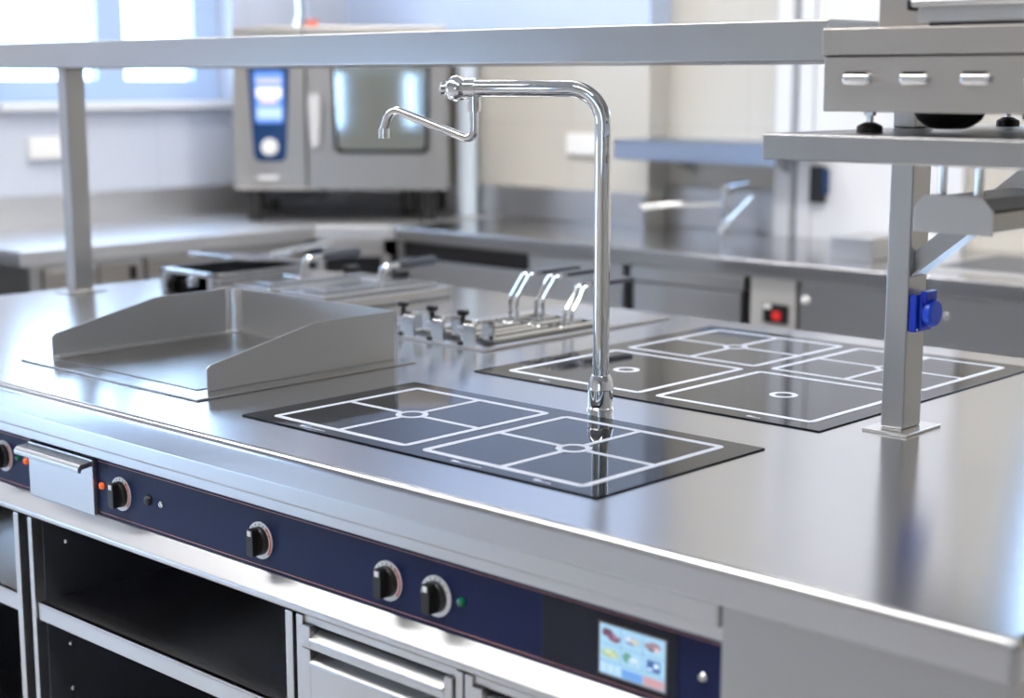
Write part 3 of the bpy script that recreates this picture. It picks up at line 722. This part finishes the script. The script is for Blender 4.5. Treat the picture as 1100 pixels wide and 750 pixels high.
s1 = MB().prism(trap(.079, .183, 1.247, 1.425, .004, .008), 'y', -.008, -.0059, M4=MO).build('screen', em('oven_screen_blue', (.10, .22, .62), .8), cpn)
for (xa, xb, za, zb_, c) in ((.088, .175, 1.385, 1.40, (.55, .5, .85)), (.088, .175, 1.335, 1.37, (.9, .85, .9)), (.10, .16, 1.315, 1.33, (.8, .6, .5)), (.088, .175, 1.262, 1.30, (.4, .55, .95))):
    MB().box(xa, xb, -.0086, -.0079, za, zb_, M4=MO).build('screen_field', em('oven_screen_field', c, .5), s1)
MB().lathe([(.030, 0), (.029, .016), (.020, .021)], OP((.130, -.006, 1.163)), tuple((MO.to_3x3() @ Vector((0, -1, 0)))), 28).build('dial', M['white'], cpn)
MB().box(.085, .155, -.001, .001, 1.050, 1.062, M4=MO).build('name_plate', M['silver'], ov)
for x_, y_ in ((.065, .05), (.685, .05), (.065, .46), (.685, .46), (.60, .3)):
    MB().lathe([(.026, 0), (.026, .02), (.034, .112)], OP((x_, y_, .9)), n=18).build('leg', M['black'], ov)
MB().box(.10, .30, .06, .30, .975, 1.0105, M4=MO).build('drain_tray', M['black'], ov)
MB().cyl(OP((.235, .15, 1.58)), OP((.235, .15, 1.78)), .020).cyl(OP((.235, .15, 1.58)), OP((.235, .15, 1.61)), .028).build('steam_vent', M['chrome'], ov)
MB().box(.262, .300, .04, .075, 1.583, 1.604, .003, M4=MO).build('warning_label', mat('orange_red_label', (.8, .14, .06), .4), ov)

# ------------------------------------------------------------------ back wall fittings
ws = thing('wall_shelf', 'bluish steel wall shelf on the beige back wall above the sink', 'shelf', (-3.05, 4.2, 1.14))
MB().box(-3.355, -2.72, 4.06, YB-.002, 1.198, 1.2025).box(-3.355, -2.72, 4.06, 4.066, 1.138, 1.2025, .002).box(-3.355, -3.351, 4.06, YB-.002, 1.138, 1.2025).build('shelf_board', M['shelfblue'], ws)
for x in (-3.25, -2.84): MB().prism([(4.07, 1.197), (YB-.002, 1.197), (YB-.002, 1.08)], 'x', x, x+.004).build('bracket', M['steelv'], ws)

st = thing('sink_tap', 'chrome sink tap with raised lever on the back counter', 'tap', (-3.03, 4.24, .9))
MB().lathe([(.022, 0), (.022, .01), (.015, .015), (.015, .13), (.019, .135), (.016, .16)], (-3.03, 4.24, .9), n=20).build('body', M['chrome'], st)
MB().tube(fillet([(-3.03, 4.24, 1.0), (-3.16, 4.13, .995), (-3.24, 4.06, .985)], .02), .010, 12).build('spout', M['chrome'], st)
MB().tube([(-3.03, 4.24, 1.055), (-2.925, 4.22, 1.075)], [.008, .006], 10).build('lever', M['chrome'], st)
rs = thing('drain_rack_rod', 'steel rod bent up from the counter right of the sink tap', 'rod', (-2.93, 4.2, .9))
MB().tube(fillet([(-3.02, 4.2, .9075), (-2.98, 4.2, .95), (-2.90, 4.21, 1.03)], .01), .007, 10).build('rod', M['satin'], rs)

def socket(loc, axis, label, w, h):
    t = thing('wall_socket', label, 'socket', loc)
    x, y, z = loc
    if axis == 'y':
        MB().box(x-w/2, x+w/2, y-.018, y-.0005, z, z+h, .004, 3).build('cover', M['white'], t)
        for s in (-1, 1): MB().ring((x+s*w/4, y-.018, z+h/2), (0, -1, 0), h*.24, h*.27, .0012, 24).build('outlet', M['white'], t)
    else:
        MB().box(x+.0005, x+.03, y-w/2, y+w/2, z, z+h, .004, 3).build('cover', M['white'], t)
        for s in (-1, 1): MB().ring((x+.03, y+s*w/4, z+h/2), (1, 0, 0), h*.24, h*.27, .0012, 24).build('outlet', M['white'], t)
socket((-3.645, 4.25, 1.138), 'y', 'white double wall socket on the beige wall behind the faucet', .145, .072)
socket((XL, 2.875, 1.130), 'x', 'white wall socket under the window beside the left post', .14, .075)
sb = thing('switch_box', 'black and blue switch box on the white door panel', 'switch', (-2.72, YB-.03, 1.01))
MB().box(-2.752, -2.705, YB-.06, YB-.03, 1.013, 1.128, .004).build('housing', M['black'], sb)
MB().box(-2.7045, -2.695, YB-.06, YB-.03, 1.04, 1.12, .003).build('side_cover', M['ovenblue'], sb)
# raised steel block on the right counter and a shallow sink drainer
tag(MB().box(-2.395, -2.26, 3.86, 4.05, .9003, .962, .004).build('steel_container', M['steel']), 'low steel container on the back counter behind the right post', 'container')
dn = thing('sink_bowl_rim', 'dark sink rim on the back counter at the right edge', 'sink', (-1.7, 3.95, .9))
MB().box(-2.08, -1.30, 3.80, 4.22, .9002, .906, .003).build('rim', M['steel'], dn)
MB().box(-2.05, -1.33, 3.83, 4.19, .9061, .9068).build('bowl', M['dark_in'], dn)

# ------------------------------------------------------------------ light
wd = bpy.data.worlds.new('daylight'); SC.world = wd; wd.use_nodes = True
nt = wd.node_tree; bg = nt.nodes['Background']
bg.inputs['Color'].default_value = (.48, .70, 1., 1); bg.inputs['Strength'].default_value = 9.
def area(name, loc, rot, sx, sy, power, color):
    l = bpy.data.lights.new(name, 'AREA'); l.shape = 'RECTANGLE'; l.size = sx; l.size_y = sy; l.energy = power; l.color = color
    o = bpy.data.objects.new(name, l); COL.objects.link(o); o.location = loc; o.rotation_euler = rot
    return o
for x, y, p in ((-3.6, 3.1, 28), (-1.9, 3.1, 27), (-.2, 3.1, 20), (-4.25, .9, 20), (-3.4, .9, 14), (-2.6, .9, 20), (-1.9, .6, 17), (-.2, .6, 14), (1.3, 2.2, 14)):  # lamps out of view; the left front row is added to whiten the ledge
    area('unseen_ceiling_lamp', (x, y, ZC-.02), (0, 0, 0), 1.2, .3, p, (1., .965, .92))
def portal(loc, rot, sx, sy):
    o = area('window_portal', loc, rot, sx, sy, 1, (1, 1, 1)); o.data.cycles.is_portal = True
portal((XL-.2, (WY0+WY1)/2, (WZ0+WZ1)/2), (0, -PI/2, 0), WZ1-WZ0, WY1-WY0)
portal((XL-.2, (VY0+VY1)/2, (VZ0+VZ1)/2), (0, -PI/2, 0), VZ1-VZ0, VY1-VY0)

portal(((BX0+BX1)/2, YB+.2, (BZ0+BZ1)/2), (-PI/2, 0, 0), BX1-BX0, BZ1-BZ0)
for x0, x1 in FWIN: portal(((x0+x1)/2, YF-.09, 1.62), (PI/2, 0, 0), x1-x0, 1.35)
# ------------------------------------------------------------------ camera
cam = bpy.data.cameras.new('camera'); co_ = bpy.data.objects.new('camera', cam); COL.objects.link(co_)
pi_, ya = .16948, .75454
F = Vector((-math.sin(ya)*math.cos(pi_), math.cos(ya)*math.cos(pi_), -math.sin(pi_)))
R = Vector((math.cos(ya), math.sin(ya), 0)); U = R.cross(F)
m = Matrix((R, U, -F)).transposed().to_4x4(); m.translation = Vector((0, 0, 1.4)); co_.matrix_world = m
cam.sensor_width = 36; cam.lens = 1696.9*36/1100; cam.clip_start = .05
cam.dof.use_dof = True; cam.dof.focus_distance = 2.35; cam.dof.aperture_fstop = 2.6
SC.camera = co_
SC.view_settings.view_transform = 'Standard'; SC.view_settings.look = 'None'
SC.view_settings.gamma = 1.; SC.view_settings.use_curve_mapping = False
SC.view_settings.exposure = .18
SC.cycles.max_bounces = 8; SC.cycles.sample_clamp_indirect = 6.
